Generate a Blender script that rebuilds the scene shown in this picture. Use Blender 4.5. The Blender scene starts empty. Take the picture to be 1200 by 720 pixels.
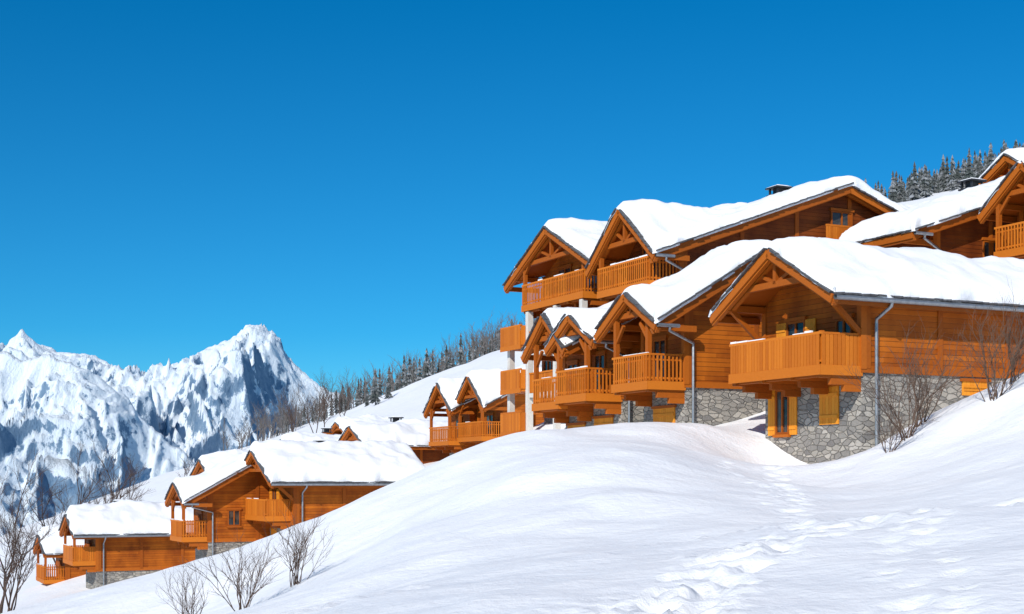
import bpy, math, random
import numpy as np
from mathutils import Vector, Matrix
np.seterr(all='ignore')
random.seed(7)
scene = bpy.context.scene

# ------------------------------------------------------------------ noise
def _h(ix, iy, s):
    n = (ix*374761393 + iy*668265263 + s*144269504) & 0xffffffff
    n = ((n ^ (n >> 13))*1274126177) & 0xffffffff
    n = ((n ^ (n >> 15))*668265263) & 0xffffffff
    return ((n ^ (n >> 16)) & 0xffff)/65535.0
def vn(x, y, s=0):
    x = np.asarray(x, float); y = np.asarray(y, float)
    fx = np.floor(x); fy = np.floor(y)
    ix = fx.astype(np.int64); iy = fy.astype(np.int64)
    tx = x-fx; ty = y-fy
    tx = tx*tx*tx*(tx*(tx*6-15)+10); ty = ty*ty*ty*(ty*(ty*6-15)+10)
    a = _h(ix, iy, s); b = _h(ix+1, iy, s); c = _h(ix, iy+1, s); d = _h(ix+1, iy+1, s)
    return (a*(1-tx)+b*tx)*(1-ty)+(c*(1-tx)+d*tx)*ty
def fbm(x, y, o=4, s=0, g=.5):
    r = 0; a = 1; t = 0
    for i in range(o):
        r = r+a*(vn(x, y, s+i)*2-1); t += a; a *= g
        x, y = x*1.63+y*1.17+3.1, y*1.63-x*1.17+7.7
    return r/t
def ridged(x, y, o=5, s=0, g=.5):
    r = 0; a = 1; t = 0; w = 1
    for i in range(o):
        n = 1-np.abs(vn(x, y, s+i)*2-1); n = n*n
        r = r+a*n*w; w = np.clip(n*1.4, 0, 1); t += a; a *= g
        x, y = x*1.63+y*1.17+3.1, y*1.63-x*1.17+7.7
    return r/t
def sstep(a, b, x):
    t = np.clip((x-a)/(b-a), 0, 1); return t*t*(3-2*t)

# ------------------------------------------------------------------ materials
def newmat(name):
    m = bpy.data.materials.new(name); m.use_nodes = True
    nt = m.node_tree; nt.nodes.clear()
    out = nt.nodes.new('ShaderNodeOutputMaterial')
    b = nt.nodes.new('ShaderNodeBsdfPrincipled')
    nt.links.new(b.outputs[0], out.inputs[0])
    return m, nt, b
def N(nt, t, **k):
    n = nt.nodes.new(t)
    for a, v in k.items():
        if a == 'ins':
            for i, x in v.items(): n.inputs[i].default_value = x
        else: setattr(n, a, v)
    return n
def math_(nt, op, a, b=None):
    n = nt.nodes.new('ShaderNodeMath'); n.operation = op
    for i, v in enumerate((a, b)):
        if v is None: continue
        if isinstance(v, (int, float)): n.inputs[i].default_value = v
        else: nt.links.new(v, n.inputs[i])
    return n.outputs[0]
def mix(nt, fac, a, b, blend='MIX'):
    n = nt.nodes.new('ShaderNodeMix'); n.data_type = 'RGBA'; n.blend_type = blend
    for i, v in ((0, fac), (6, a), (7, b)):
        if isinstance(v, (int, float)): n.inputs[i].default_value = v
        elif isinstance(v, tuple): n.inputs[i].default_value = (*v, 1)
        else: nt.links.new(v, n.inputs[i])
    return n.outputs[2]
def ramp(nt, fac, stops):
    n = nt.nodes.new('ShaderNodeValToRGB')
    e = n.color_ramp.elements
    e[0].position = stops[0][0]; e[0].color = (*stops[0][1], 1)
    e[1].position = stops[-1][0]; e[1].color = (*stops[-1][1], 1)
    for p, c in stops[1:-1]:
        x = e.new(p); x.color = (*c, 1)
    nt.links.new(fac, n.inputs[0]); return n.outputs[0]
def noise(nt, vec, scale, detail=4, rough=.5):
    n = N(nt, 'ShaderNodeTexNoise', ins={'Scale': scale, 'Detail': detail, 'Roughness': rough})
    if vec is not None: nt.links.new(vec, n.inputs['Vector'])
    return n.outputs['Fac']
def mapping(nt, vec, sc):
    n = N(nt, 'ShaderNodeMapping'); n.inputs['Scale'].default_value = sc
    nt.links.new(vec, n.inputs['Vector']); return n.outputs[0]
def bump(nt, h, strength, dist, b, normal=None):
    n = N(nt, 'ShaderNodeBump', ins={'Strength': strength, 'Distance': dist})
    nt.links.new(h, n.inputs['Height'])
    if normal is not None: nt.links.new(normal, n.inputs['Normal'])
    nt.links.new(n.outputs[0], b.inputs['Normal']); return n.outputs[0]

def mat_snow(name, ground=False):
    m, nt, b = newmat(name)
    tc = N(nt, 'ShaderNodeTexCoord').outputs['Object']
    n1 = noise(nt, tc, .6, 3, .5); n2 = noise(nt, tc, 6, 5, .55); n3 = noise(nt, tc, 45, 3, .6)
    col = ramp(nt, n1, [(.3, (.845, .865, .895)), (.7, (.895, .905, .92))])
    nt.links.new(col, b.inputs['Base Color'])
    b.inputs['Roughness'].default_value = .55
    b.inputs['Specular IOR Level'].default_value = .2
    h = math_(nt, 'ADD', math_(nt, 'MULTIPLY', n1, 1.0), math_(nt, 'ADD', math_(nt, 'MULTIPLY', n2, .30), math_(nt, 'MULTIPLY', n3, .07)))
    bump(nt, h, .7 if ground else .5, .16 if ground else .12, b)
    return m
def mat_planks(name, c1, c2, pitch=.17):
    m, nt, b = newmat(name)
    tc = N(nt, 'ShaderNodeTexCoord').outputs['Object']
    sp = N(nt, 'ShaderNodeSeparateXYZ'); nt.links.new(tc, sp.inputs[0])
    zz = math_(nt, 'DIVIDE', sp.outputs[2], pitch)
    fl = math_(nt, 'FLOOR', zz); fr = math_(nt, 'FRACT', zz)
    xy = math_(nt, 'ADD', sp.outputs[0], sp.outputs[1])
    seg = math_(nt, 'FLOOR', math_(nt, 'ADD', math_(nt, 'MULTIPLY', xy, .3), math_(nt, 'MULTIPLY', fl, .37)))
    cb = N(nt, 'ShaderNodeCombineXYZ'); nt.links.new(fl, cb.inputs[0]); nt.links.new(seg, cb.inputs[1])
    wn = N(nt, 'ShaderNodeTexWhiteNoise'); wn.noise_dimensions = '2D'; nt.links.new(cb.outputs[0], wn.inputs['Vector'])
    g = noise(nt, mapping(nt, tc, (1.2, 1.2, 22)), 2.0, 5, .6)
    st = noise(nt, mapping(nt, tc, (.8, .8, .5)), 1.0, 3, .6)
    f = math_(nt, 'ADD', math_(nt, 'MULTIPLY', wn.outputs['Value'], .55), math_(nt, 'MULTIPLY', g, .45))
    col = mix(nt, f, c1, c2)
    stain = ramp(nt, st, [(.35, (.60, .52, .45)), (.62, (1, 1, 1))])
    col = mix(nt, 1.0, col, stain, 'MULTIPLY')
    gr = ramp(nt, fr, [(0, (.2, .2, .2)), (.10, (1, 1, 1)), (1, (1, 1, 1))])
    col = mix(nt, .85, col, gr, 'MULTIPLY')
    nt.links.new(col, b.inputs['Base Color']); b.inputs['Roughness'].default_value = .65; b.inputs['Specular IOR Level'].default_value = .2
    bump(nt, gr, .8, .02, b)
    return m
def mat_wood(name, c1, c2):
    m, nt, b = newmat(name)
    tc = N(nt, 'ShaderNodeTexCoord').outputs['Object']
    geo = N(nt, 'ShaderNodeNewGeometry')
    g = noise(nt, mapping(nt, tc, (3, 3, 3)), 3.0, 5, .65)
    f = math_(nt, 'ADD', math_(nt, 'MULTIPLY', geo.outputs['Random Per Island'], .6), math_(nt, 'MULTIPLY', g, .4))
    nt.links.new(mix(nt, f, c1, c2), b.inputs['Base Color']); b.inputs['Roughness'].default_value = .62; b.inputs['Specular IOR Level'].default_value = .2
    bump(nt, g, .3, .02, b)
    return m
def mat_stone(name):
    m, nt, b = newmat(name)
    tc = N(nt, 'ShaderNodeTexCoord').outputs['Object']
    wob = N(nt, 'ShaderNodeTexNoise', ins={'Scale': 2.5}); nt.links.new(tc, wob.inputs['Vector'])
    ad = N(nt, 'ShaderNodeVectorMath', operation='MULTIPLY_ADD')
    nt.links.new(wob.outputs['Color'], ad.inputs[0]); ad.inputs[1].default_value = (.15, .15, .1); nt.links.new(tc, ad.inputs[2])
    mp = mapping(nt, ad.outputs[0], (2.9, 2.9, 6.5))
    v1 = N(nt, 'ShaderNodeTexVoronoi', ins={'Scale': 1.0}); nt.links.new(mp, v1.inputs['Vector'])
    v2 = N(nt, 'ShaderNodeTexVoronoi', feature='DISTANCE_TO_EDGE', ins={'Scale': 1.0}); nt.links.new(mp, v2.inputs['Vector'])
    sp = N(nt, 'ShaderNodeSeparateColor'); nt.links.new(v1.outputs['Color'], sp.inputs[0])
    c = ramp(nt, sp.outputs[0], [(0, (.19, .18, .17)), (.35, (.30, .28, .25)), (.7, (.38, .35, .30)), (1, (.48, .45, .40))])
    n = noise(nt, tc, 14, 5, .6)
    c = mix(nt, .5, c, ramp(nt, n, [(.3, (.6, .6, .6)), (.7, (1.15, 1.15, 1.15))]), 'MULTIPLY')
    e = ramp(nt, v2.outputs['Distance'], [(.0, (0, 0, 0)), (.07, (1, 1, 1))])
    c = mix(nt, e, (.20, .19, .17), c)
    nt.links.new(c, b.inputs['Base Color']); b.inputs['Roughness'].default_value = .85
    bump(nt, math_(nt, 'ADD', e, math_(nt, 'MULTIPLY', n, .5)), .9, .05, b)
    return m
def mat_simple(name, c, rough=.6, metal=0, var=.25, scale=6):
    m, nt, b = newmat(name)
    tc = N(nt, 'ShaderNodeTexCoord').outputs['Object']
    n = noise(nt, tc, scale, 5, .6)
    lo = tuple(x*(1-var) for x in c); hi = tuple(min(1, x*(1+var)) for x in c)
    nt.links.new(ramp(nt, n, [(.3, lo), (.7, hi)]), b.inputs['Base Color'])
    b.inputs['Roughness'].default_value = rough; b.inputs['Metallic'].default_value = metal
    bump(nt, n, .2, .02, b)
    return m

SNOW = mat_snow('snow_ground', True); RSNOW = mat_snow('snow_roof')
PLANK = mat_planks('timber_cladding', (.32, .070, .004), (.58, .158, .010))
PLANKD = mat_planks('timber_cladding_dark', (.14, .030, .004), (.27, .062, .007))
BEAM = mat_wood('timber_beam', (.25, .054, .004), (.48, .125, .010))
BALC = mat_wood('balcony_wood', (.40, .095, .006), (.64, .190, .016))
SHUT = mat_wood('shutter_wood', (.66, .22, .014), (.82, .33, .03))
STONE = mat_stone('stone_masonry')
SLATE = mat_simple('roof_slate', (.07, .07, .075), .6, 0, .5, 12)
METAL = mat_simple('gutter_zinc', (.30, .32, .34), .4, .7, .2)
DARKM = mat_simple('chimney_metal', (.04, .04, .045), .5, .5, .3)
PLAST = mat_simple('plaster_white', (.62, .59, .54), .8, 0, .08)
BARK = mat_simple('bark_bare', (.085, .05, .035), .9, 0, .4)
BARKL = mat_simple('twig_brown', (.10, .06, .04), .9, 0, .4)
LARCH = mat_simple('larch_twigs', (.15, .13, .12), .9, 0, .4)
m, nt, b = newmat('window_glass'); GLASS = m
b.inputs['Base Color'].default_value = (.025, .03, .035, 1); b.inputs['Roughness'].default_value = .07
tcn = N(nt, 'ShaderNodeTexCoord').outputs['Object']
nt.links.new(ramp(nt, noise(nt, tcn, 1.5), [(.4, (.015, .018, .02)), (.65, (.09, .08, .07))]), b.inputs['Base Color'])

# ------------------------------------------------------------------ mesh helpers
def obj(name, verts, faces, mat, parent=None, smooth=False, coll=None):
    me = bpy.data.meshes.new(name)
    me.from_pydata([tuple(v) for v in verts], [], faces); me.update()
    if smooth: me.polygons.foreach_set('use_smooth', [True]*len(me.polygons))
    o = bpy.data.objects.new(name, me); o.data.materials.append(mat)
    scene.collection.objects.link(o)
    if parent: o.parent = parent
    return o
class MB:
    def __init__(s): s.v = []; s.f = []
    def box(s, a, b):
        x0, x1 = sorted((a[0], b[0])); y0, y1 = sorted((a[1], b[1])); z0, z1 = sorted((a[2], b[2]))
        i = len(s.v)
        s.v += [(x0, y0, z0), (x1, y0, z0), (x1, y1, z0), (x0, y1, z0), (x0, y0, z1), (x1, y0, z1), (x1, y1, z1), (x0, y1, z1)]
        s.f += [(i, i+3, i+2, i+1), (i+4, i+5, i+6, i+7), (i, i+1, i+5, i+4), (i+1, i+2, i+6, i+5), (i+2, i+3, i+7, i+6), (i+3, i, i+4, i+7)]
    def beam(s, p, q, w, h, up=(0, 0, 1)):
        p = Vector(p); q = Vector(q); d = (q-p).normalized()
        u = Vector(up)
        if abs(d.dot(u)) > .98: u = Vector((1, 0, 0))
        r = d.cross(u).normalized(); u = r.cross(d).normalized()
        i = len(s.v)
        for c in (p, q):
            for a, b_ in ((-1, -1), (1, -1), (1, 1), (-1, 1)):
                s.v.append(tuple(c+r*a*w/2+u*b_*h/2))
        s.f += [(i, i+1, i+2, i+3), (i+7, i+6, i+5, i+4)]
        for k in range(4):
            j = (k+1) % 4; s.f.append((i+k, i+4+k, i+4+j, i+j))
    def tube(s, pts, r, n=8):
        pts = [Vector(p) for p in pts]; i0 = len(s.v)
        for k, p in enumerate(pts):
            d = (pts[min(k+1, len(pts)-1)]-pts[max(k-1, 0)]).normalized()
            a = d.cross(Vector((.31, .95, .1)) if abs(d.z) > .7 else Vector((0, 0, 1))).normalized(); c = d.cross(a)
            for j in range(n):
                t = 2*math.pi*j/n
                s.v.append(tuple(p+a*math.cos(t)*r+c*math.sin(t)*r))
        for k in range(len(pts)-1):
            for j in range(n):
                jj = (j+1) % n
                s.f.append((i0+k*n+j, i0+k*n+jj, i0+(k+1)*n+jj, i0+(k+1)*n+j))
    def slab(s, xs, ys, top, bot):
        nx, ny = len(xs), len(ys); X, Y = np.meshgrid(xs, ys, indexing='ij')
        T = top(X, Y); B = bot(X, Y); i0 = len(s.v)
        for A in (T, B):
            s.v += list(zip(X.ravel().tolist(), Y.ravel().tolist(), A.ravel().tolist()))
        o = nx*ny
        for i in range(nx-1):
            for j in range(ny-1):
                a = i0+i*ny+j
                s.f.append((a, a+ny, a+ny+1, a+1)); s.f.append((a+o, a+o+1, a+o+ny+1, a+o+ny))
        for i in range(nx-1):
            a = i0+i*ny; s.f.append((a, a+o, a+o+ny, a+ny))
            a = i0+i*ny+ny-1; s.f.append((a, a+ny, a+ny+o, a+o))
        for j in range(ny-1):
            a = i0+j; s.f.append((a, a+1, a+1+o, a+o))
            a = i0+(nx-1)*ny+j; s.f.append((a, a+o, a+1+o, a+1))
    def make(s, name, mat, parent=None, smooth=False):
        if s.v: return obj(name, s.v, s.f, mat, parent, smooth)

def lin(a, b, step): return list(np.linspace(a, b, max(2, int(math.ceil((b-a)/step))+1)))

# ------------------------------------------------------------------ terrain
CP = [
 (0,0,-2.2),(-15,0,-5),(15,0,.4),(-28,22,-7.6),(0,-25,-3),(32,18,5.5),(-30,-10,-8),
 (0,15,-1.5),(4.3,12,-1.15),(6.84,30,-.85),(10,28,-.1),(1.8,30,-.60),(.42,35,.1),(4.3,36,.2),(-2.1,35,-1.25),(-6.5,36,-2.8),(-10.3,38,-3.7),
 (7.5,37,-.4),(4.4,41,.8),(-5,22,-2.6),(12,20,.3),(8.6,24,-.55),(5,21,-.95),(2.1,16,-1.4),
 (.54,45,1.5),(2.7,45,1.40),(5,46,1.55),(6.8,48,1.65),(7.8,47,.85),(8.2,50.8,1.9),(8.2,46.3,.35),(7.9,43,.2),(9.7,43,.3),(10.8,43.6,.65),(11.8,42,1.5),(14.4,40,2.8),(17.5,46,3.4),(13.6,44.6,2.0),
 (6.33,52,1.7),(4.0,56.8,1.6),(2.2,60.6,1.8),(0,71,2.0),(3.5,66,2.3),(9,56,3.0),
 (-2.1,50,.15),(-3.3,50,-.45),(-6.2,52,-1.65),(-7.95,52,-2.35),(-9,50,-2.6),(-13,48,-3.5),(-15.7,45,-4.15),(-21,42,-5.8),
 (-3.5,57,-1.2),(-4,62,-1.6),(-8,70,-3.4),(-13,72,-4.9),(-13.5,84,-4.4),(-6,90,-1.9),(-19,86,-5.5),(-25,92,-6.6),(-29.5,99,-7.9),(-24,103,-6.8),(-35.6,110,-8.2),(-42,110,-10.5),(-22,70,-7.0),(-32,75,-9.5),
 (-.6,94,1.2),(-5,103,.8),(-10,105,.2),(-4,110,1.8),
 (25,52,6.5),(20,46,4.6),(16,64,7),(20,59,7.3),(30,60,10),(26,68,11),(8,62,5),(34,80,16),
 (-32,180,2.2),(-21.6,180,6),(-10.8,180,9.7),(-48.6,180,-3.2),(-66,180,-11),(0,180,14),(50,180,31),(80,180,38),(20,120,13),(45,120,22),
 (-50.4,280,5.9),(-16.8,280,18.5),(77,280,54),(20,280,33),(-80,280,-6),
 (-108,400,-3.6),(-72,400,9),(-48,400,18),(-24,400,27),(0,400,35),(60,400,57),(103,400,74),(144,400,87),(-160,400,-24),(190,400,98),
 (-110,180,-26),(-75,110,-20),(-60,60,-16),(120,180,50),(120,280,62),(70,80,22),(60,30,11),(-160,280,-34)]
CP = np.array(CP, float)
SC = 50.0
def _U(r2): return np.where(r2 > 0, r2*np.log(r2+1e-12), 0)
_p = CP[:, :2]/SC; n_ = len(CP)
K = _U(((_p[:, None]-_p[None])**2).sum(-1))+np.eye(n_)*1e-4
Pm = np.c_[np.ones(n_), _p]
Aq = np.zeros((n_+3, n_+3)); Aq[:n_, :n_] = K; Aq[:n_, n_:] = Pm; Aq[n_:, :n_] = Pm.T
WT = np.linalg.solve(Aq, np.r_[CP[:, 2], 0, 0, 0])
def tps(x, y):
    x = np.clip(x, -165, 195)/SC; y = np.clip(y, -25, 425)/SC
    out = WT[n_]+WT[n_+1]*x+WT[n_+2]*y
    for k in range(n_):
        out = out+WT[k]*_U((x-_p[k, 0])**2+(y-_p[k, 1])**2)
    return out
def trail(pts, step, w, r, dep, jit=.03):
    out = []; pts = [Vector(p) for p in pts]; side = 1; carry = 0
    for a, b_ in zip(pts[:-1], pts[1:]):
        d = b_-a; L = d.length; d.normalize(); nrm = Vector((-d.y, d.x)); t = carry
        while t < L:
            p = a+d*t+nrm*side*w+Vector((random.uniform(-jit, jit), random.uniform(-jit, jit)))
            out.append((p.x, p.y, r*random.uniform(.8, 1.2), dep*random.uniform(.6, 1.2))); side *= -1; t += step*random.uniform(.85, 1.15)
        carry = t-L
    return out
DENTS = trail([(7.7, 41.5), (6.9, 37), (6.4, 33), (6.1, 30), (5.2, 26), (4.6, 23), (4.5, 21.5)], .62, .13, .17, .10)
DENTS += trail([(5.9, 40), (5.6, 37), (5.9, 33), (5.3, 29)], .62, .13, .15, .07)
for k in range(3):
    o = k*.5-.5
    DENTS += trail([(14, 27+o), (11, 25.2+o), (8.6, 23.6+o), (6.6, 22+o), (5, 20.8+o), (3.6, 19.6+o), (2.7, 17.4+o), (2.1, 15.5+o), (1.2, 12)], .55, .28, .19, .13, .2)
DENTS += trail([(6.5, 22), (5.2, 18.5), (4.3, 15), (3.6, 11)], .5, .2, .16, .07, .12)
def tz(x, y, detail=True):
    x = np.asarray(x, float); y = np.asarray(y, float)
    z = tps(x, y)
    far = -480+0*x
    m_ = (1-sstep(405, 1300, y))*(1-sstep(200, 1200, -x))*(1-sstep(800, 3000, x))
    z = z*m_+far*(1-m_)
    if detail:
        near = 1-sstep(60, 140, y)
        z = z+fbm(x*.12, y*.12, 3, 11)*.42*near*sstep(8, 20, y)*(1-.8*sstep(37, 44, y))
        z = z+fbm(x*.35, y*.35, 3, 15)*.10*near
        z = z+fbm(x*.9, y*.9, 3, 21)*.035*near
        z = z+fbm(x*.03, y*.03, 4, 31)*3.0*sstep(110, 260, y)*m_
    return z
def axis(f0, f1, fs, lo, hi, g):
    a = list(np.arange(f0, f1+1e-6, fs)); s = fs; v = a[-1]; r = []
    while v < hi: s *= g; v += s; r.append(v)
    s = fs; v = a[0]; l = []
    while v > lo: s *= g; v -= s; l.append(v)
    return np.array(l[::-1]+a+r)
xs = axis(-17, 19, .12, -9000, 9000, 1.055); ys = axis(10, 52, .13, -400, 14000, 1.045)
X, Y = np.meshgrid(xs, ys, indexing='ij'); Z = tz(X, Y)
# churned snow around the beaten tracks
def segd(x, y, pts):
    d = np.full(x.shape, 1e9)
    for (ax, ay), (bx, by) in zip(pts[:-1], pts[1:]):
        t = np.clip(((x-ax)*(bx-ax)+(y-ay)*(by-ay))/((bx-ax)**2+(by-ay)**2), 0, 1)
        d = np.minimum(d, np.hypot(x-ax-t*(bx-ax), y-ay-t*(by-ay)))
    return d
wx = X+fbm(X*.3, Y*.3, 3, 91)*1.2; wy = Y+fbm(X*.3, Y*.3, 3, 95)*1.2
sd = segd(wx, wy, [(15, 27.4), (11, 25.2), (8.6, 23.6), (5, 20.8), (3.6, 19.6), (2.1, 15.5), (1.2, 11)])
ch = np.exp(-(sd/.9)**2)*(.35+.65*sstep(-.3, .4, fbm(X*.35, Y*.35, 2, 99)))
Z += ch*(np.abs(fbm(X*1.9, Y*1.9, 4, 51, .62))*.24-.08)
sd2 = segd(wx, wy, [(-3.4, 19.5), (-.4, 20.4), (2.0, 21.5), (5, 22.2)])
ch2 = np.exp(-(sd2/.6)**2)*sstep(-.2, .4, fbm(X*.5, Y*.5, 2, 98)); Z += ch2*(np.abs(fbm(X*1.7, Y*1.7, 4, 61, .6))*.26-.04)
# wind drift ripples
Z += (1-sstep(36, 46, Y))*sstep(8, 14, Y)*(ridged(X*.22+5, Y*.10, 2, 71)-.4)*.22*sstep(-.4, .5, fbm(X*.05, Y*.05, 2, 77))
for (dx, dy, r, dep) in DENTS:
    i0, i1 = np.searchsorted(xs, (dx-.8, dx+.8)); j0, j1 = np.searchsorted(ys, (dy-.8, dy+.8))
    q = np.hypot(X[i0:i1, j0:j1]-dx, Y[i0:i1, j0:j1]-dy)
    Z[i0:i1, j0:j1] += -dep*np.exp(-(q/r)**2*1.3)+dep*.22*np.exp(-((q-r*1.7)/(r*.5))**2)
nx, ny = X.shape
V = np.stack([X, Y, Z], -1).reshape(-1, 3)
idx = np.arange(nx*ny).reshape(nx, ny)
F = np.stack([idx[:-1, :-1], idx[1:, :-1], idx[1:, 1:], idx[:-1, 1:]], -1).reshape(-1, 4)
def npmesh(name, V, F, mat, smooth=True, parent=None):
    me = bpy.data.meshes.new(name)
    me.vertices.add(len(V)); me.vertices.foreach_set('co', np.asarray(V, np.float32).ravel())
    k = F.shape[1]
    me.loops.add(F.size); me.loops.foreach_set('vertex_index', F.astype(np.int32).ravel())
    me.polygons.add(len(F)); me.polygons.foreach_set('loop_start', np.arange(0, F.size, k, dtype=np.int32))
    me.polygons.foreach_set('loop_total', np.full(len(F), k, np.int32))
    me.update(calc_edges=True); me.validate()
    if smooth: me.polygons.foreach_set('use_smooth', np.ones(len(F), bool))
    me.materials.append(mat)
    o = bpy.data.objects.new(name, me); scene.collection.objects.link(o)
    if parent: o.parent = parent
    return o
npmesh('snowy_ground', V, F, SNOW)
def gz(x, y): return float(tz(np.array([x]), np.array([y]))[0])

# ------------------------------------------------------------------ mountains
m, nt, b = newmat('mountain_snow_and_rock_blue_haze'); MTN = m
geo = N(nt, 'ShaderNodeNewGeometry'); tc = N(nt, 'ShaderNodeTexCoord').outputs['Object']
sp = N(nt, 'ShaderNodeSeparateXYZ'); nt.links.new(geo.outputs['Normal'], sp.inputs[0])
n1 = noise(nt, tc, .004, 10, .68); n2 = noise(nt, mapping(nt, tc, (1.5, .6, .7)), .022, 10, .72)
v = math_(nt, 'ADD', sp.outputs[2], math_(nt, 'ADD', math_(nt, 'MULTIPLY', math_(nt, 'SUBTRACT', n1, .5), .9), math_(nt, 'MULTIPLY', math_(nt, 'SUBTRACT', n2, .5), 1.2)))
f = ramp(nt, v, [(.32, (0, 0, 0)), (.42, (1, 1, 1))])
hazed_rock = ramp(nt, n2, [(.35, (.12, .22, .35)), (.65, (.27, .38, .50))])  # rock colour carries painted-in distance haze and blue mountain shade
nt.links.new(mix(nt, f, hazed_rock, (.76, .85, .93)), b.inputs['Base Color'])  # snow albedo tinted blue too, standing in for aerial haze
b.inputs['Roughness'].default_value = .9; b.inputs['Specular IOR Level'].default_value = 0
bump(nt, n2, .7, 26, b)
def ridge_mesh(name, env, yr, wf, wb, x0, x1, nx, ny, seed, amp, detail):
    ex = np.array([e[0] for e in env]); ez = np.array([e[1] for e in env])
    xs = np.linspace(x0, x1, nx); ys = np.linspace(yr-wf, yr+wb, ny)
    X, Y = np.meshgrid(xs, ys, indexing='ij')
    d = np.abs(Y-yr)/wf
    XX = X+fbm(X*.0012, Y*.0012, 3, seed+40)*260*np.clip(d*2, 0, 1)
    E = np.interp(XX, ex, ez)
    base = -520.
    t = np.where(Y < yr, 1-(yr-Y)/wf, 1-(Y-yr)/wb); t = np.clip(t, 0, 1)
    Z = base+(E-base)*t**1.3
    wpx = X+fbm(X*.0016, Y*.0016, 4, seed+60)*330
    s1 = ridged(wpx*.0032, Y*.0009, 1, seed)
    s2 = ridged(wpx*.0085+Y*.001, Y*.0034, 2, seed+3)
    s3 = ridged(wpx*.020, Y*.013, 4, seed+6, .62)
    k = np.clip(4*t*(1-t), 0, 1)**.8
    Z += (s1-.4)*amp*1.0*k+(s2-.4)*amp*.42*np.clip(k+.07, 0, 1)+(s3-.4)*detail*np.clip(k*1.1+.30, 0, 1)*np.clip(t*3, 0, 1)
    Z += (ridged(X*.0022, Y*.0018, 6, seed+20, .56)-.45)*amp*.7*k
    Z += fbm(X*.012, Y*.012, 3, seed+70)*14
    nx, ny = X.shape; idx = np.arange(nx*ny).reshape(nx, ny)
    F = np.stack([idx[:-1, :-1], idx[1:, :-1], idx[1:, 1:], idx[:-1, 1:]], -1).reshape(-1, 4)
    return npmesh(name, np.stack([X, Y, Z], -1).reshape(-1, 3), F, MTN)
e1 = [(-4500, 560), (-3120, 585), (-2340, 590), (-2230, 560), (-2145, 612), (-2060, 560), (-1950, 565), (-1755, 480), (-1660, 452), (-1590, 500), (-1460, 530), (-1400, 590), (-1345, 610), (-1280, 635), (-1190, 705), (-1140, 692), (-1080, 640), (-1040, 575), (-975, 515), (-840, 395), (-585, 310), (0, 230), (3000, 200)]
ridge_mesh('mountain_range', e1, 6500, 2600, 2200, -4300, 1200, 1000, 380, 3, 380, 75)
e2 = [(-4000, 420), (-2200, 415), (-1680, 385), (-1600, 408), (-1539, 375), (-1460, 385), (-1350, 345), (-1215, 245), (-1080, 110), (-945, 0), (-700, -150), (0, -350), (1500, -500)]
ridge_mesh('mountain_range', e2, 4500, 1800, 1000, -3200, 500, 800, 320, 23, 300, 60)

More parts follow.
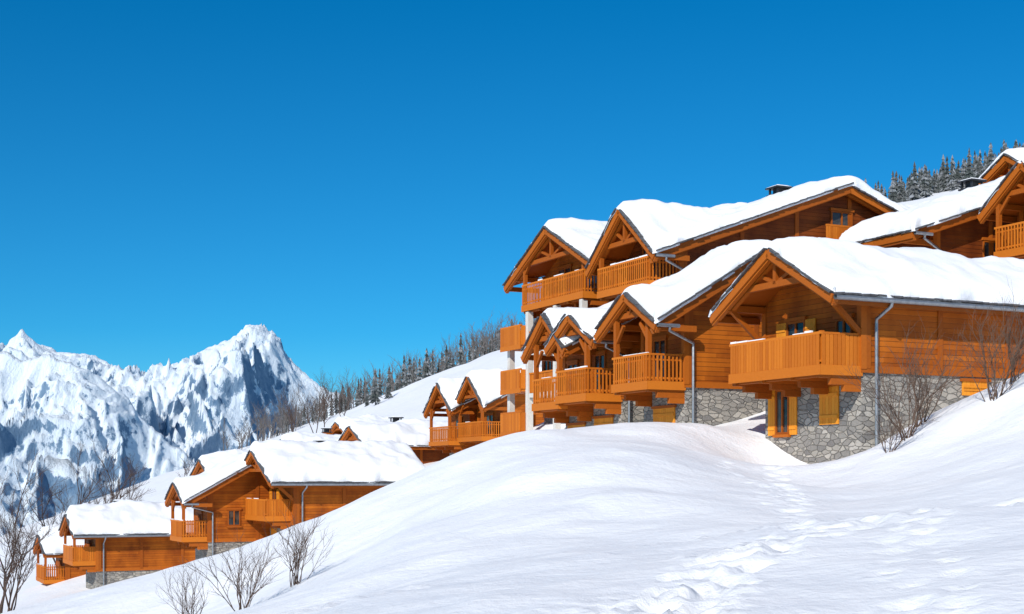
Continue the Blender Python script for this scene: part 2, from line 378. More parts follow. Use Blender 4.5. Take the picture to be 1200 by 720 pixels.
# ------------------------------------------------------------------ chalet builder
ANG = math.atan2(.435, .9)
def chalet(name, P, zb, zst, zfl, zeave, W, L, slope, ovs=.8, ovf=1.7, main=None, t=.5, bal=(0, None), solid=False,
           posts=True, wins=(), lower=STONE, upper=PLANK, chim=(), pipe=True, flat=False, seed=0, sidebeams=True, back_main=True, extra=None):
    root = bpy.data.objects.new(name, None); scene.collection.objects.link(root)
    root.location = (P[0], P[1], 0); root.rotation_euler = (0, 0, ANG)
    apex = zeave+slope*(W/2+ovs)
    def R(v, u):
        v = np.asarray(v, float); u = np.asarray(u, float)
        c = apex-slope*np.abs(u-W/2) if not flat else zeave+0*u+0*v
        c = c+0*v
        if main:
            sm, vr = main
            mz = np.where(v < vr, zeave+sm*(v+ovf), zeave+sm*(vr+ovf)-sm*(v-vr))+0*u
            c = np.maximum(c, mz)
        return c
    r_ = lambda v, u: float(R(v, u))
    Lr = L+.6
    us = sorted(set(lin(-ovs, W/2, .3)+lin(W/2, W+ovs, .3)))
    vs = lin(-ovf, Lr, .35)
    if main: vs = sorted(set(vs+[main[1]]))
    mb = MB(); mb.box((0, 0, zb-4), (L, W, zst)); mb.make('masonry_walls', lower, root)
    mb = MB(); e = .05
    mb.slab([-e]+[x for x in vs if 0 < x < L]+[L+e], [-e]+[x for x in us if 0 < x < W]+[W+e],
            lambda a, c: R(a, c)-.17, lambda a, c: 0*a+zst-.02)
    mb.make('timber_walls', upper, root)
    mb = MB(); mb.slab(vs, us, lambda a, c: R(a, c), lambda a, c: R(a, c)-.10); 
    rnd = random.Random(seed)
    for k in range(int((Lr+ovf)/.32)):
        v0 = -ovf+k*.32
        for uu, sg in ((-ovs, -1),):
            z = r_(v0+.16, uu)
            if main and v0 < main[1]: dz = main[0]*.3
            elif main: dz = -main[0]*.3
            else: dz = 0
            mb.beam((v0, uu-.05, z-.02+rnd.uniform(-.02, .02)), (v0+.30, uu-.05-rnd.uniform(0, .05), z-.02+dz), .16+rnd.uniform(0, .10), .06)
    for k in range(int((W+2*ovs)/.3)):
        u0 = -ovs+k*.3; u1 = u0+.28
        if (u0 < W/2 < u1): continue
        z0_, z1_ = r_(-ovf, u0), r_(-ovf, u1)
        mb.beam((-ovf-.07, u0, z0_-.0+rnd.uniform(-.015, .02)), (-ovf-.07-rnd.uniform(0, .05), u1, z1_-.0), .16, .055)
    mb.make('slate_roof', SLATE, root)
    mb = MB(); mb.slab(vs, us, lambda a, c: R(a, c)-.105, lambda a, c: R(a, c)-.16); mb.make('roof_soffit', BEAM, root)
    def edges(a, b_):
        o = [0, .03, .08, .16, .26, .4]
        s = [a+k for k in o]+list(np.arange(a+.6, b_-.55, .2))+[b_-k for k in o[::-1]]
        return sorted(set(s))
    sv = edges(-ovf-.02, Lr); su = edges(-ovs-.05, W+ovs+.05)
    a0, a1, b0, b1 = sv[0], sv[-1], su[0], su[-1]
    A, B_ = np.meshgrid(sv, su, indexing='ij')
    ea = np.minimum(A-a0, a1-A); eb = np.minimum(B_-b0, b1-B_); ee = np.minimum(ea, eb)
    ed = np.sqrt(np.clip(1-(1-np.clip(ee/.38, 0, 1))**2, 0, 1))
    px, py = P
    nz = fbm(A*.45+px, B_*.45+py, 3, seed)
    nz2 = fbm(A*1.9+px, B_*1.9+py, 3, seed+5)
    base = sum(R(A+i*.4, B_+j*.4) for i in (-1, 0, 1) for j in (-1, 0, 1))/9.
    base = np.where(ee < .4, np.minimum(R(A, B_), base+.02), base)
    th = t*(1+.42*nz+.16*nz2)*(.80+.20*np.clip(ee/1.4, 0, 1))
    top = np.maximum(base+th*ed, R(A, B_)+.015)
    wob = (fbm(A*1.3+px, B_*1.3, 3, seed+8))*.22
    lipf = np.clip(1-ee/.3, 0, 1)
    A2 = A+np.where(A-a0 <= ee+1e-6, wob*lipf, 0); B2 = B_+np.where(B_-b0 <= ee+1e-6, wob*lipf, 0)
    B2 = B2+np.where(b1-B_ <= ee+1e-6, wob*lipf, 0)
    nxx, nyy = A.shape; o = nxx*nyy
    Vt = np.stack([A2, B2, top-np.where(ee < .02, .06, 0)], -1).reshape(-1, 3)
    Vb = np.stack([A2, B2, R(A, B_)-.07*(ee < .02)+.004*(ee >= .02)-.0], -1).reshape(-1, 3)
    ix = np.arange(o).reshape(nxx, nyy)
    q = np.stack([ix[:-1, :-1], ix[1:, :-1], ix[1:, 1:], ix[:-1, 1:]], -1).reshape(-1, 4)
    fs = [q, q[:, ::-1]+o]
    def strip(l): l = np.array(l); return np.stack([l[:-1], l[:-1]+o, l[1:]+o, l[1:]], -1)
    fs += [strip(ix[:, 0]), strip(ix[::-1, -1]), strip(ix[0, ::-1]), strip(ix[-1, :])]
    so = npmesh('roof_snow', np.r_[Vt, Vb], np.concatenate(fs), RSNOW, True, root)
    mb = MB(); vf = -ovf-.035
    prof = [(-ovs, r_(-ovf, -ovs)), (W/2, r_(-ovf, W/2)), (W+ovs, r_(-ovf, W+ovs))]
    for (u0, z0), (u1, z1) in zip(prof[:-1], prof[1:]):
        mb.beam((vf, u0, z0-.19), (vf, u1, z1-.19), .06, .27)
        mb.beam((vf+.12, u0, z0-.30), (vf+.12, u1, z1-.30), .16, .20)
    if main:
        pl = [(-ovf, zeave), (main[1], r_(main[1], -ovs)), (Lr, r_(Lr, -ovs))] if Lr > main[1] else [(-ovf, zeave), (Lr, r_(Lr, -ovs))]
    else: pl = [(-ovf, zeave), (Lr, zeave)]
    for (v0, z0), (v1, z1) in zip(pl[:-1], pl[1:]):
        mb.beam((v0, -ovs+.02, z0-.20), (v1, -ovs+.02, z1-.20), .05, .26 if not main else .34)
        if main: mb.beam((v0, -ovs+.3, z0-.32), (v1, -ovs+.3, z1-.32), .14, .2)
    mb.make('fascia_boards', BEAM, root)
    mb = MB()
    for u in ([-ovs+.22, 0.02, W/2, W-.02, W+ovs-.22] if not flat else [0.02, W-.02]):
        z = r_(-ovf, u)-.30
        mb.beam((-ovf+.1, u, z), (.1, u, z), .18, .22)
    if not flat:
        vt = -ovf+.32; zr = lambda u: r_(-ovf, u)-.30
        for u0, u1 in ((-.1, W/2), (W/2, W+.1)):
            mb.beam((vt, u0, zr(u0)), (vt, u1, zr(u1)), .16, .20)
        zt = zeave+(apex-zeave)*.36
        hw = (apex-zt-.25)/slope
        mb.beam((vt-.01, W/2-hw, zt), (vt-.01, W/2+hw, zt), .17, .2)
        mb.beam((vt-.02, W/2, zt), (vt-.02, W/2, apex-.3), .15, .15)
        for sg in (-1, 1):
            mb.beam((vt+.01, W/2+sg*.05, zt+.05), (vt+.01, W/2+sg*hw*.55, zt+(apex-zt-.3)*.45), .11, .11)
        if not posts:
            for u in (.0, W):
                mb.beam((-.05, u, zeave-1.1), (vt, u, zr(u)-.05), .14, .16)
    b0_, b1_ = bal if bal else (0, None)
    if b1_ is None: b1_ = W
    if bal and posts:
        for u in (b0_+.1, b1_-.1):
            mb.beam((-1.5, u, zfl+.0), (-1.5, u, min(r_(-1.5, u), apex)-.3), .17, .17)
            du = .55 if u < (b0_+b1_)/2 else -.55
            mb.beam((-1.5, u, zfl+1.55), (-1.5, u+du, min(zfl+2.2, r_(-1.5, u+du)-.35)), .11, .11)
    if sidebeams:
        v = .1
        while v < L:
            mb.box((v, -.085, zst+.03), (v+.2, -.03, r_(v, 0)-.2)); v += 2.9
        mb.box((-.09, -.09, zst+.01), (.12, .12, r_(0, 0)-.2))
        mb.box((-.09, W-.12, zst+.01), (.12, W+.09, r_(0, W)-.2))
        mb.box((-.075, -.07, zst-.1), (L, .0, zst+.12)); mb.box((-.078, 0.0, zst-.1), (0, W, zst+.118))
        if not main:
            v = -ovf+.5
            while v < Lr-.1:
                mb.beam((v, -ovs+.06, zeave-.24), (v, .0, zeave-.24+slope*(ovs-.06)), .1, .14); v += .8
    mb.make('timber_frame', BEAM, root)
    if bal:
        mb = MB(); f = zfl; D = 1.6
        mb.box((-D, b0_, f-.12), (-.06, b1_, f)); 
        mb.box((-D-.05, b0_-.05, f-.26), (-D, b1_+.05, f+.05)); mb.box((-D, b0_-.05, f-.26), (0, b0_-.005, f+.05))
        mb.box((-D-.03, b0_-.04, f+.98), (-D+.07, b1_+.04, f+1.06)); mb.box((-D+.07, b0_-.04, f+.985), (-.06, b0_+.05, f+1.055))
        mb.box((-D-.0, b0_, f+.13), (-D+.05, b1_, f+.2)); mb.box((-D+.05, b0_+.0, f+.13), (-.06, b0_+.045, f+.2))
        if not solid:
            mb.box((-D-.0, b0_, f+.80), (-D+.05, b1_, f+.86)); mb.box((-D+.05, b0_+.0, f+.80), (-.06, b0_+.045, f+.86))
        pw, gp = (.128, .152) if solid else (.065, .165)
        u = b0_+.02
        while u < b1_-.05:
            mb.box((-D-.035, u, f+(.0 if solid else .06)+rnd.uniform(-.01, .01)), (-D-.004, u+pw, f+.98)); u += gp
        v = -D+.04
        while v < -.15:
            mb.box((v, b0_-.038, f+(.0 if solid else .06)), (v+pw, b0_-.006, f+.98)); mb.box((v, b1_-.03, f), (v+pw, b1_, f+.98)); v += gp
        for u in (b0_+.02, b1_-.14): mb.box((-D+.06, u+.0, f+.0), (-D+.18, u+.12, f+1.1))
        mb.make('balcony', BALC, root)
        # a little snow lying on the handrail
        mb = MB(); u = b0_
        while u < b1_-.3:
            l = rnd.uniform(.3, .9)
            if rnd.random() < .5: mb.box((-D-.02, u, f+1.063), (-D+.06, min(u+l, b1_), f+1.063+rnd.uniform(.02, .06)))
            u += l+.05
        mb.make('rail_snow', RSNOW, root)
        mb = MB(); nj = max(2, int((b1_-b0_)/1.5)+1)
        for k in range(nj):
            u = b0_+.12+(b1_-b0_-.24)*k/(nj-1)
            mb.box((-D+.05, u-.09, f-.34), (0, u+.09, f-.13)); mb.box((-D*.72, u-.085, f-.54), (0, u+.085, f-.345)); mb.box((-D*.40, u-.09, f-.74), (0, u+.09, f-.545))
        mb.box((-D*.9, b0_+.1, f-.30), (-D*.78, b1_-.1, f-.15))
        mb.make('balcony_brackets', BEAM, root)
    fr, gl, sh = MB(), MB(), MB()
    for (face, c, z0, z1, w, kind) in wins:
        off = .055 if z0 > zst-.2 else .005
        def bx(mbx, a0, a1, d0, d1, q0, q1):
            if face == 'f': mbx.box((-off-d0, a0, q0), (-off-d1, a1, q1))
            else: mbx.box((a0, -off-d0, q0), (a1, -off-d1, q1))
        a, b2 = c-w/2, c+w/2
        if kind == 'closed':
            n = max(2, int(w/.14))
            for k in range(n): bx(sh, a+w*k/n+.004, a+w*(k+1)/n-.004, 0, .05, z0, z1)
            for zq in (z0+.2, z1-.3): bx(sh, a+.03, b2-.03, .052, .08, zq, zq+.1)
            bx(fr, a-.08, b2+.08, 0, .09, z1+.002, z1+.1)
        else:
            bx(gl, a, b2, 0, .012, z0, z1)
            for (x0, x1_, q0, q1) in ((a, a+.07, z0, z1), (b2-.07, b2, z0, z1), (a+.07, b2-.07, z0, z0+.07), (a+.07, b2-.07, z1-.07, z1), (c-.035, c+.035, z0+.07, z1-.07)):
                bx(fr, x0, x1_, .013, .06, q0, q1)
            bx(fr, a-.06, b2+.06, 0, .10, z1+.003, z1+.12); bx(fr, a-.06, b2+.06, 0, .12, z0-.1, z0-.003)
            if kind == 'open':
                sw = w*.52
                for s0 in (a-sw-.02, b2+.02):
                    n = max(2, int(sw/.13))
                    for k in range(n): bx(sh, s0+sw*k/n+.004, s0+sw*(k+1)/n-.004, .01, .055, z0-.03, z1+.0)
                    for zq in (z0+.15, z1-.3): bx(sh, s0+.02, s0+sw-.02, .057, .08, zq, zq+.09)
    fr.make('window_frames', BEAM, root); gl.make('window_glass', GLASS, root); sh.make('shutters', SHUT, root)
    if pipe:
        mb = MB(); g = -ovs-.12
        if not main: mb.tube([(-ovf-.02, g, zeave-.14), (Lr, g, zeave-.16)], .085, 8)
        zq = zeave-.18
        pv = .45 if not main else .25
        st = (-ovf+.5, g, zq) if main else (pv, g, zq)
        mb.tube([st, (st[0], g+.02, zq-.12), (pv, -.16, zq-.45), (pv, -.15, zq-.6), (pv, -.15, zb-1)], .055, 8)
        if main: mb.tube([(-ovf-.02, g, zeave-.12), (-ovf+.9, g, zeave-.12)], .07, 8)
        mb.make('gutter_and_downpipe', METAL, root, True)
    for (cv, cu, ct) in chim:
        z = r_(cv, cu); mb = MB(); top_ = z+t+ct
        mb.box((cv-.35, cu-.35, z-.5), (cv+.35, cu+.35, top_)); mb.make('chimney_stack', PLANK, root)
        mb = MB(); mb.box((cv-.42, cu-.42, top_+.003), (cv+.42, cu+.42, top_+.08))
        for a_, c_ in ((-.3, -.3), (.3, -.3), (-.3, .3), (.3, .3)): mb.box((cv+a_-.04, cu+c_-.04, top_+.083), (cv+a_+.04, cu+c_+.04, top_+.35))
        mb.box((cv-.2, cu-.2, top_+.083), (cv+.2, cu+.2, top_+.35))
        mb.box((cv-.46, cu-.46, top_+.353), (cv+.46, cu+.46, top_+.42)); mb.make('chimney_cap', DARKM, root)
        mb = MB(); sl = list(np.linspace(-.42, .42, 7))
        mb.slab([cv+q for q in sl], [cu+q for q in sl], lambda a, c: top_+.425+.10*np.sqrt(np.clip(1.02-np.maximum(np.abs(a-cv), np.abs(c-cu))**2/.18, 0, 1)), lambda a, c: 0*a+top_+.423)
        mb.make('chimney_snow', RSNOW, root, True)
    if extra: extra(root, r_)
    return root

# near chalet
chalet('timber_chalet', (10.82, 44), .3, 3.35, 3.40, 5.55, 5.0, 18, .56, ovs=.75, t=.55, bal=(0, 4.75), solid=True, posts=False, seed=1,
       wins=[('f', 3.2, 3.75, 5.15, 1.0, 'open'), ('f', .75, 3.75, 5.0, .8, 'w'), ('f', 4.0, 1.45, 2.95, .75, 'open'), ('f', 1.55, 1.7, 2.9, .95, 'closed'),
             ('s', 4.6, 2.65, 3.1, 1.1, 'closed')])
# front row behind it
def wB(zf, zb): return [('f', 1.6, zf+.25, zf+1.75, .9, 'w'), ('f', 1.4, zb-.2, zf-.85, 1.5, 'closed')]
chalet('timber_chalet', (6.33, 52), 1.5, 3.40, 3.45, 5.55, 2.9, 9, .60, ovs=.75, main=(.60, 3.3), t=.55, bal=(0, 2.5), seed=2, wins=wB(3.45, 1.9))
chalet('timber_chalet', (4.33, 56.1), 1.5, 3.2, 3.25, 5.35, 2.5, 9, .60, ovs=.75, main=(.50, 3.3), t=.5, bal=(0, 2.5), seed=3, wins=wB(3.25, 1.9))
chalet('timber_chalet', (3.33, 58.3), 1.6, 3.0, 3.05, 5.2, 2.4, 9, .85, ovs=.7, main=(.50, 3.3), t=.45, bal=(0, 2.3), seed=4, wins=wB(3.05, 2.0), pipe=False)
# upper buildings
def u1x(root, r_):
    mb = MB(); v0, v1, f = 7.2, 9.7, 10.35
    mb.box((v0, -.55, f-.1), (v1, -.06, f)); mb.box((v0, -.6, f+.75), (v1, -.53, f+.83))
    v = v0
    while v < v1: mb.box((v, -.59, f), (v+.11, -.56, f+.75)); v += .125
    mb.make('small_balcony', BALC, root)
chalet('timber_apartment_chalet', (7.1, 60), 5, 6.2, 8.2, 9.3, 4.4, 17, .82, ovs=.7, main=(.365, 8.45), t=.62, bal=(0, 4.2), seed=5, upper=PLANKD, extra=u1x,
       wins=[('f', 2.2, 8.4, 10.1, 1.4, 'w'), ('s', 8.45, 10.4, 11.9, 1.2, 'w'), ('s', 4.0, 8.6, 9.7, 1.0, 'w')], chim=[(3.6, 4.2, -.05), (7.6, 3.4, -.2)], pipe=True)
def u2x(root, r_):
    mb = MB()
    for u in (.2, 2.8, 5.7, 7.75): mb.box((-1.62, u-.14, 0), (-1.34, u+.14, 8.1 if u < 7 else 6.7))
    mb.box((-1.6, .3, 5.9), (-.02, 5.5, 6.12)); mb.box((-1.6, .3, 3.9), (-.02, 5.5, 4.1))
    mb.make('concrete_columns', PLAST, root)
    mb = MB()
    for f in (6.5, 4.35, 2.25):
        mb.box((-1.9, 5.85, f-.12), (0, 8.0, f)); mb.box((-1.95, 5.8, f-.2), (-1.9, 8.05, f+.03))
        mb.box((-1.93, 5.8, f+.92), (-1.83, 8.05, f+1.0))
        u = 5.85
        while u < 7.95: mb.box((-1.94, u, f+.03), (-1.905, u+.125, f+.92)); u += .138
        mb.box((-1.88, 7.96, f), (0, 8.0, f+.95)); mb.box((-1.88, 5.8, f), (-1.64, 5.84, f+.95))
    for f in (6.12, 4.1):
        mb.box((-1.60, .35, f+.92), (-1.5, 5.5, f+1.0)); u = .36
        while u < 5.5: mb.box((-1.57, u, f+.02), (-1.53, u+.1, f+.92)); u += .14
    mb.make('lower_balconies', BALC, root)
chalet('timber_apartment_chalet', (4.66, 65.04), 2.2, 3.4, 8.4, 9.65, 7.0, 14, .50, ovs=1.0, main=(.365, 6.5), t=.6, bal=(0, 6.2), seed=6, extra=u2x,
       wins=[('f', 2.0, 8.6, 10.2, 1.3, 'w'), ('f', 4.6, 8.6, 10.2, 1.3, 'w'), ('f', 3.9, 6.3, 7.8, 1.3, 'w'), ('f', 3.9, 4.3, 5.6, 1.3, 'w'), ('f', 1.4, 4.3, 5.6, 1.2, 'closed'), ('f', 6.4, 4.5, 5.9, .9, 'w')], pipe=False)
# upper right
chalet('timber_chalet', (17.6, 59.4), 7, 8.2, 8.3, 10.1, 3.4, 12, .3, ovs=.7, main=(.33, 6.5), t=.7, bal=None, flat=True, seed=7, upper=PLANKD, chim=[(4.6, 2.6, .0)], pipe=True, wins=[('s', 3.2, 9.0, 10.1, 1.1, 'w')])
chalet('timber_chalet', (22.6, 56.2), 7.5, 8.6, 9.2, 10.9, 3.2, 10, .78, ovs=.7, t=.5, bal=(0, 3.1), seed=8, pipe=False, wins=[('f', 1.6, 9.4, 10.8, 1.0, 'w')])
chalet('timber_chalet', (26.9, 68.4), 11, 12.2, 12.3, 14.0, 5.0, 12, .58, ovs=.8, t=.55, bal=(0, 4.8), seed=9, pipe=False, wins=[('f', 2.5, 12.6, 13.9, 1.2, 'w')])
chalet('timber_chalet', (21.5, 74), 11, 12.0, 12.1, 12.6, 5.0, 12, .45, ovs=.8, t=.7, bal=None, seed=19, pipe=False)
# mid distance pair
chalet('timber_chalet', (-.57, 95), 1.2, 2.2, 2.7, 4.7, 4.0, 8, .85, ovs=.6, t=.75, bal=(0, 3.9), seed=10, pipe=False, main=(.5, 3), wins=[('f', 2, 2.9, 4.3, 1.2, 'w'), ('f', 2, 1.0, 2.0, 1.4, 'closed')])
chalet('timber_chalet', (-2.9, 98.6), 1.0, 2.2, 2.5, 4.6, 3.6, 8, .85, ovs=.6, t=.75, bal=(0, 3.5), seed=11, pipe=False, main=(.5, 3), wins=[('f', 1.8, 2.7, 4.1, 1.2, 'w'), ('f', 2, .9, 1.9, 1.4, 'closed')])
chalet('timber_chalet', (-9.6, 105), .2, .9, .9, 2.4, 4.6, 8, .48, ovs=.8, t=.75, bal=None, seed=12, pipe=False, upper=PLANKD, chim=[(2.5, 3.6, .2)])
# lower left chalets
chalet('timber_chalet', (-13, 85), -4.1, -2.75, -2.35, -.25, 6.4, 8.0, .48, ovs=.9, t=.78, bal=(.6, 5.0), solid=True, posts=False, seed=13, chim=[(3.2, 4.6, .1)],
       wins=[('f', 3.9, -2.1, -.7, 1.0, 'open'), ('f', 1.6, -3.9, -3.0, 1.6, 'closed'), ('f', 4.2, -3.9, -3.0, 1.2, 'closed')])
chalet('timber_chalet', (-18.8, 88), -5.2, -3.9, -3.7, -1.5, 3.4, 8, .5, ovs=.8, main=(.55, 3.0), t=.65, bal=(0, 3.2), seed=14, wins=[('f', 1.7, -3.5, -2.2, 1.0, 'w'), ('s', 1.6, -3.0, -2.0, .8, 'w')])
chalet('timber_chalet', (-29.2, 100), -7.6, -6.5, -5.9, -3.95, 4.6, 9, .45, ovs=.8, t=.85, bal=(0, 4.4), solid=True, seed=15, chim=[(2.2, 3.4, .1)], wins=[('f', 2.2, -5.7, -4.4, 1.2, 'w')])
chalet('timber_chalet', (-34.5, 110), -9.6, -8.6, -7.9, -5.8, 4.6, 8, .45, ovs=.8, t=.8, bal=(0, 4.4), seed=16, pipe=False, wins=[('f', 2.2, -7.7, -6.4, 1.2, 'w')])
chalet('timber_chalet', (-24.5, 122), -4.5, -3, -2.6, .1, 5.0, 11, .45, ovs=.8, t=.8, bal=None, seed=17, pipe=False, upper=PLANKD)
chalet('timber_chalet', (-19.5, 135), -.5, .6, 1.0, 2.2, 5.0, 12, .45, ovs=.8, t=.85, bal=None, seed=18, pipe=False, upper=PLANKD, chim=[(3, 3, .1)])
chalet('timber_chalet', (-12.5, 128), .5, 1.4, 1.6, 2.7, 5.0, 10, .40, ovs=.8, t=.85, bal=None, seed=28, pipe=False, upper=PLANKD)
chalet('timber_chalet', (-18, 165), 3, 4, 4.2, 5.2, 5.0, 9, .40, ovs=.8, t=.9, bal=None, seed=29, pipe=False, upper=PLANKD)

# ------------------------------------------------------------------ vegetation
def bare(name, x, y, h, stems, mat, depth=3, spread=.5, r0=.02, seed=0, sink=.1, lean=0, spots=None):
    rnd = random.Random(seed); vs = []; fs = []
    def tube(pts, ra, rb):
        i0 = len(vs); n = 3
        for k, p in enumerate(pts):
            t = k/(len(pts)-1); r = ra*(1-t)+rb*t
            d = (pts[min(k+1, len(pts)-1)]-pts[max(k-1, 0)]).normalized()
            a = d.cross(Vector((.3, .9, .05))).normalized(); c = d.cross(a)
            for j in range(n):
                q = 2*math.pi*j/n; vs.append(tuple(p+a*math.cos(q)*r+c*math.sin(q)*r))
        for k in range(len(pts)-1):
            for j in range(n):
                jj = (j+1) % n; fs.append((i0+k*n+j, i0+k*n+jj, i0+(k+1)*n+jj, i0+(k+1)*n+j))
    def br(p, d, L, r, dep):
        pts = [p.copy()]; n = 5
        for k in range(n):
            d = (d+Vector((rnd.gauss(0, .13), rnd.gauss(0, .13), rnd.gauss(.05, .07)))).normalized()
            p = p+d*L/n; pts.append(p.copy())
            if dep > 0 and k >= 1:
                for _ in range(rnd.choice((1, 1, 2))):
                    ax = Vector((rnd.gauss(0, 1), rnd.gauss(0, 1), rnd.gauss(0, .5))).normalized()
                    nd = (d+ax*rnd.uniform(.4, .8)).normalized()
                    br(p.copy(), nd, L*rnd.uniform(.35, .6), r*.5, dep-1)
        tube(pts, r, r*.35)
    for (sx, sy, hh) in (spots or [(0, 0, h)]):
        zz = (gz(x+sx, y+sy)-gz(x, y)) if spots else 0
        for s in range(stems):
            a = rnd.uniform(0, 6.28); ss = spread*rnd.uniform(.1, 1)
            d = Vector((math.cos(a)*ss+lean, math.sin(a)*ss, 1)).normalized()
            br(Vector((sx+rnd.gauss(0, .12*(stems > 1))*hh*.4, sy+rnd.gauss(0, .12*(stems > 1))*hh*.4, zz-sink)), d, hh*rnd.uniform(.55, 1), r0*rnd.uniform(.7, 1.1), depth)
    o = obj(name, vs, fs, mat); o.location = (x, y, gz(x, y)); return o
bare('bare_bush', 10.9, 39.2, 2.1, 12, BARKL, 2, .9, .022, 1)
bare('bare_bush', 11.6, 40.6, 2.1, 9, BARKL, 2, .8, .022, 2)
bare('bare_bush', 10.2, 38.4, 1.2, 7, BARKL, 2, .9, .017, 21)
bare('bare_bush', 13.2, 38.8, 2.2, 14, BARKL, 2, .75, .022, 3)
bare('bare_bush', 13.9, 39.6, 2.0, 9, BARKL, 2, .8, .022, 4)
bare('bare_bush', -6.0, 31.5, 1.35, 16, BARKL, 2, .55, .013, 5)
bare('bare_bush', -5.0, 33.0, 1.3, 14, BARKL, 2, .5, .013, 6)
bare('bare_bush', -6.9, 30.5, 1.1, 10, BARKL, 2, .6, .012, 61)
bare('bare_tree', -18.3, 51, 4.6, 3, BARK, 4, .35, .06, 7)
bare('bare_tree', -17.3, 48.5, 3.4, 4, BARK, 3, .5, .04, 8)
bare('bare_tree', -20.5, 56, 5.5, 2, BARK, 4, .3, .06, 88)
for i, (px_, d_, h_) in enumerate([(95, 125, 7), (120, 130, 8), (70, 118, 6), (140, 140, 5)]):
    bare('bare_tree', (px_-600)/1667*d_, d_, h_, 2, BARK, 4, .35, .10, 20+i)
for i, (px_, d_, h_) in enumerate([(345, 175, 5), (365, 180, 6), (380, 185, 5.5), (400, 190, 5), (215, 190, 3.5)]):
    bare('bare_tree', (px_-600)/1667*d_, d_, h_, 2, BARK, 3, .4, .08, 40+i)
rl = random.Random(77)
bare('larch_woodland', -35, 360, 8, 1, LARCH, 2, .1, .14, 300, spots=[(rl.uniform(-32, 45), rl.uniform(-40, 50), rl.uniform(4.5, 8.5)) for _ in range(300)])

# conifers
m, nt, b = newmat('conifer_needles'); NEED = m
tc = N(nt, 'ShaderNodeTexCoord').outputs['Object']; geo = N(nt, 'ShaderNodeNewGeometry')
c = mix(nt, geo.outputs['Random Per Island'], (.035, .048, .045), (.10, .105, .105))
sn = math_(nt, 'MULTIPLY', ramp(nt, noise(nt, tc, .9, 4), [(.50, (0, 0, 0)), (.62, (1, 1, 1))]), .45)
nt.links.new(mix(nt, sn, c, (.5, .53, .58)), b.inputs['Base Color']); b.inputs['Roughness'].default_value = .9
def conifer(vs, fs, x, y, z, h, rnd, tiers=9):
    def add(pts, faces):
        i = len(vs); vs.extend(pts); fs.extend([tuple(i+k for k in f) for f in faces])
    r = h*.012+.03
    add([(x-r, y-r, z-1), (x+r, y-r, z-1), (x, y+r, z-1), (x, y, z+h)], [(0, 1, 3), (1, 2, 3), (2, 0, 3)])
    wd = h*rnd.uniform(.12, .19)
    for k in range(tiers):
        t = k/tiers; zc = z+h*(.10+.88*t); rr = wd*(1-t)**.85*rnd.uniform(.75, 1.2)+.06*h*.2
        n = 9; pts = [(x, y, zc+h*.13)]; ph = rnd.uniform(0, 6.28)
        for j in range(n*2):
            a = ph+math.pi*j/n; q = rr*(rnd.uniform(.7, 1.3) if j % 2 else rnd.uniform(.3, .55))
            pts.append((x+math.cos(a)*q, y+math.sin(a)*q, zc-(q*.35)+rnd.uniform(-.02, .02)*h))
        add(pts, [(0, 1+j, 1+(j+1) % (2*n)) for j in range(2*n)])
def forest(name, spots, hr, seed, tiers=8):
    rnd = random.Random(seed); vs = []; fs = []
    for (x, y, s) in spots:
        conifer(vs, fs, x, y, gz(x, y), rnd.uniform(*hr)*s, rnd, tiers)
    obj(name, vs, fs, NEED)
rnd = random.Random(5)
sp_ = []
for k in range(330):
    y = rnd.uniform(325, 425); x = rnd.uniform(-62, 25)
    dens = sstep(-66, -25, x)
    if rnd.random() < dens*.9+.05: sp_.append((x, y, rnd.uniform(.5, 1.1)))
forest('conifer_forest', sp_, (4.5, 8.5), 1)
sp_ = []
for k in range(620):
    y = rnd.uniform(290, 425); x = y*rnd.uniform(.235, .42); sp_.append((x, y, rnd.uniform(.5, 1.15)))
forest('conifer_forest', sp_, (4.5, 8.5), 2)
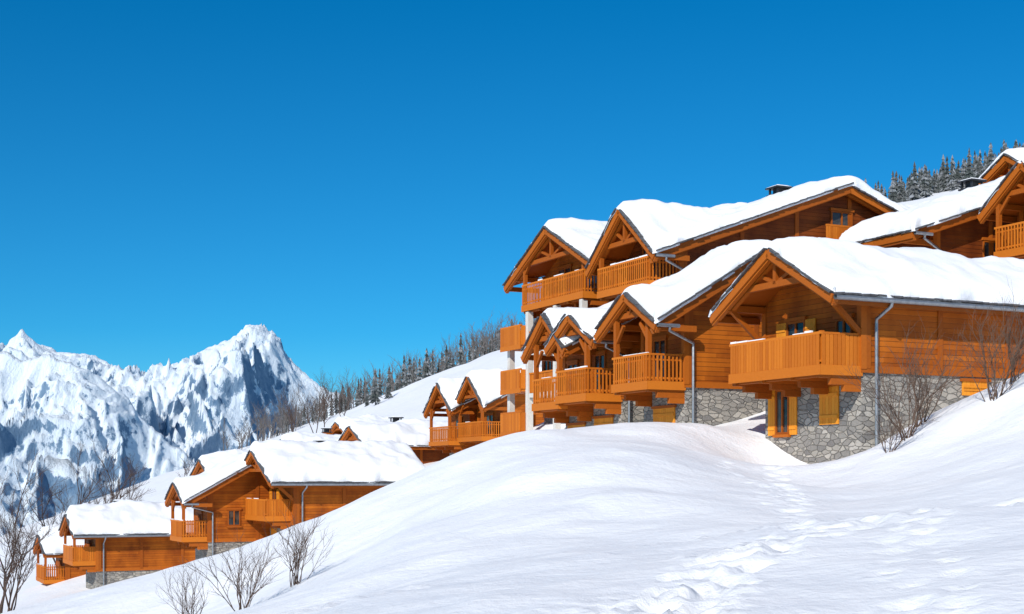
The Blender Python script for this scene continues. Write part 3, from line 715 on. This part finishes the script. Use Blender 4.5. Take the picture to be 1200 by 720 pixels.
for i, (px_, d_, h_) in enumerate([(440, 215, 5.5), (430, 230, 4.2), (455, 240, 4)]):
    vs = []; fs = []; x = (px_-600)/1667*d_
    conifer(vs, fs, 0, 0, 0, h_, random.Random(i), 11); o = obj('pine_tree', vs, fs, NEED); o.location = (x, d_, gz(x, d_))

# ------------------------------------------------------------------ light, sky, camera
SUN = Vector((-.40, -.83, .64)).normalized()
el = math.asin(SUN.z); az = math.atan2(SUN.x, SUN.y)
w = bpy.data.worlds.new('World'); scene.world = w; w.use_nodes = True
nt = w.node_tree; nt.nodes.clear()
out = N(nt, 'ShaderNodeOutputWorld'); bg = N(nt, 'ShaderNodeBackground'); nt.links.new(bg.outputs[0], out.inputs[0])
sky = N(nt, 'ShaderNodeTexSky'); sky.sky_type = 'NISHITA'; sky.sun_disc = False
sky.sun_elevation = el; sky.sun_rotation = az; sky.altitude = 1800; sky.air_density = 1.0; sky.dust_density = 0.0; sky.ozone_density = 3.0
tcw = N(nt, 'ShaderNodeTexCoord'); sz = N(nt, 'ShaderNodeSeparateXYZ'); nt.links.new(tcw.outputs['Generated'], sz.inputs[0])
tint = ramp(nt, sz.outputs[2], [(0, (.30, .78, .97)), (.10, (.11, .69, .98)), (.32, (.01, .68, 1.02)), (.65, (.6, .85, 1.0))])
col = mix(nt, 1.0, sky.outputs[0], tint, 'MULTIPLY')
nt.links.new(col, bg.inputs[0]); bg.inputs[1].default_value = .105
ld = bpy.data.lights.new('sun', 'SUN'); ld.energy = 4.45; ld.angle = math.radians(.5); ld.color = (1, .95, .88)
lo = bpy.data.objects.new('sun', ld); scene.collection.objects.link(lo)
lo.rotation_euler = SUN.to_track_quat('Z', 'Y').to_euler()
cd = bpy.data.cameras.new('camera'); cd.lens = 50; cd.sensor_width = 36; cd.shift_y = .1667; cd.clip_start = .1; cd.clip_end = 40000
co = bpy.data.objects.new('camera', cd); scene.collection.objects.link(co); co.rotation_euler = (math.pi/2, 0, 0)
scene.camera = co
scene.view_settings.view_transform = 'Standard'; scene.view_settings.look = 'None'; scene.view_settings.exposure = 0
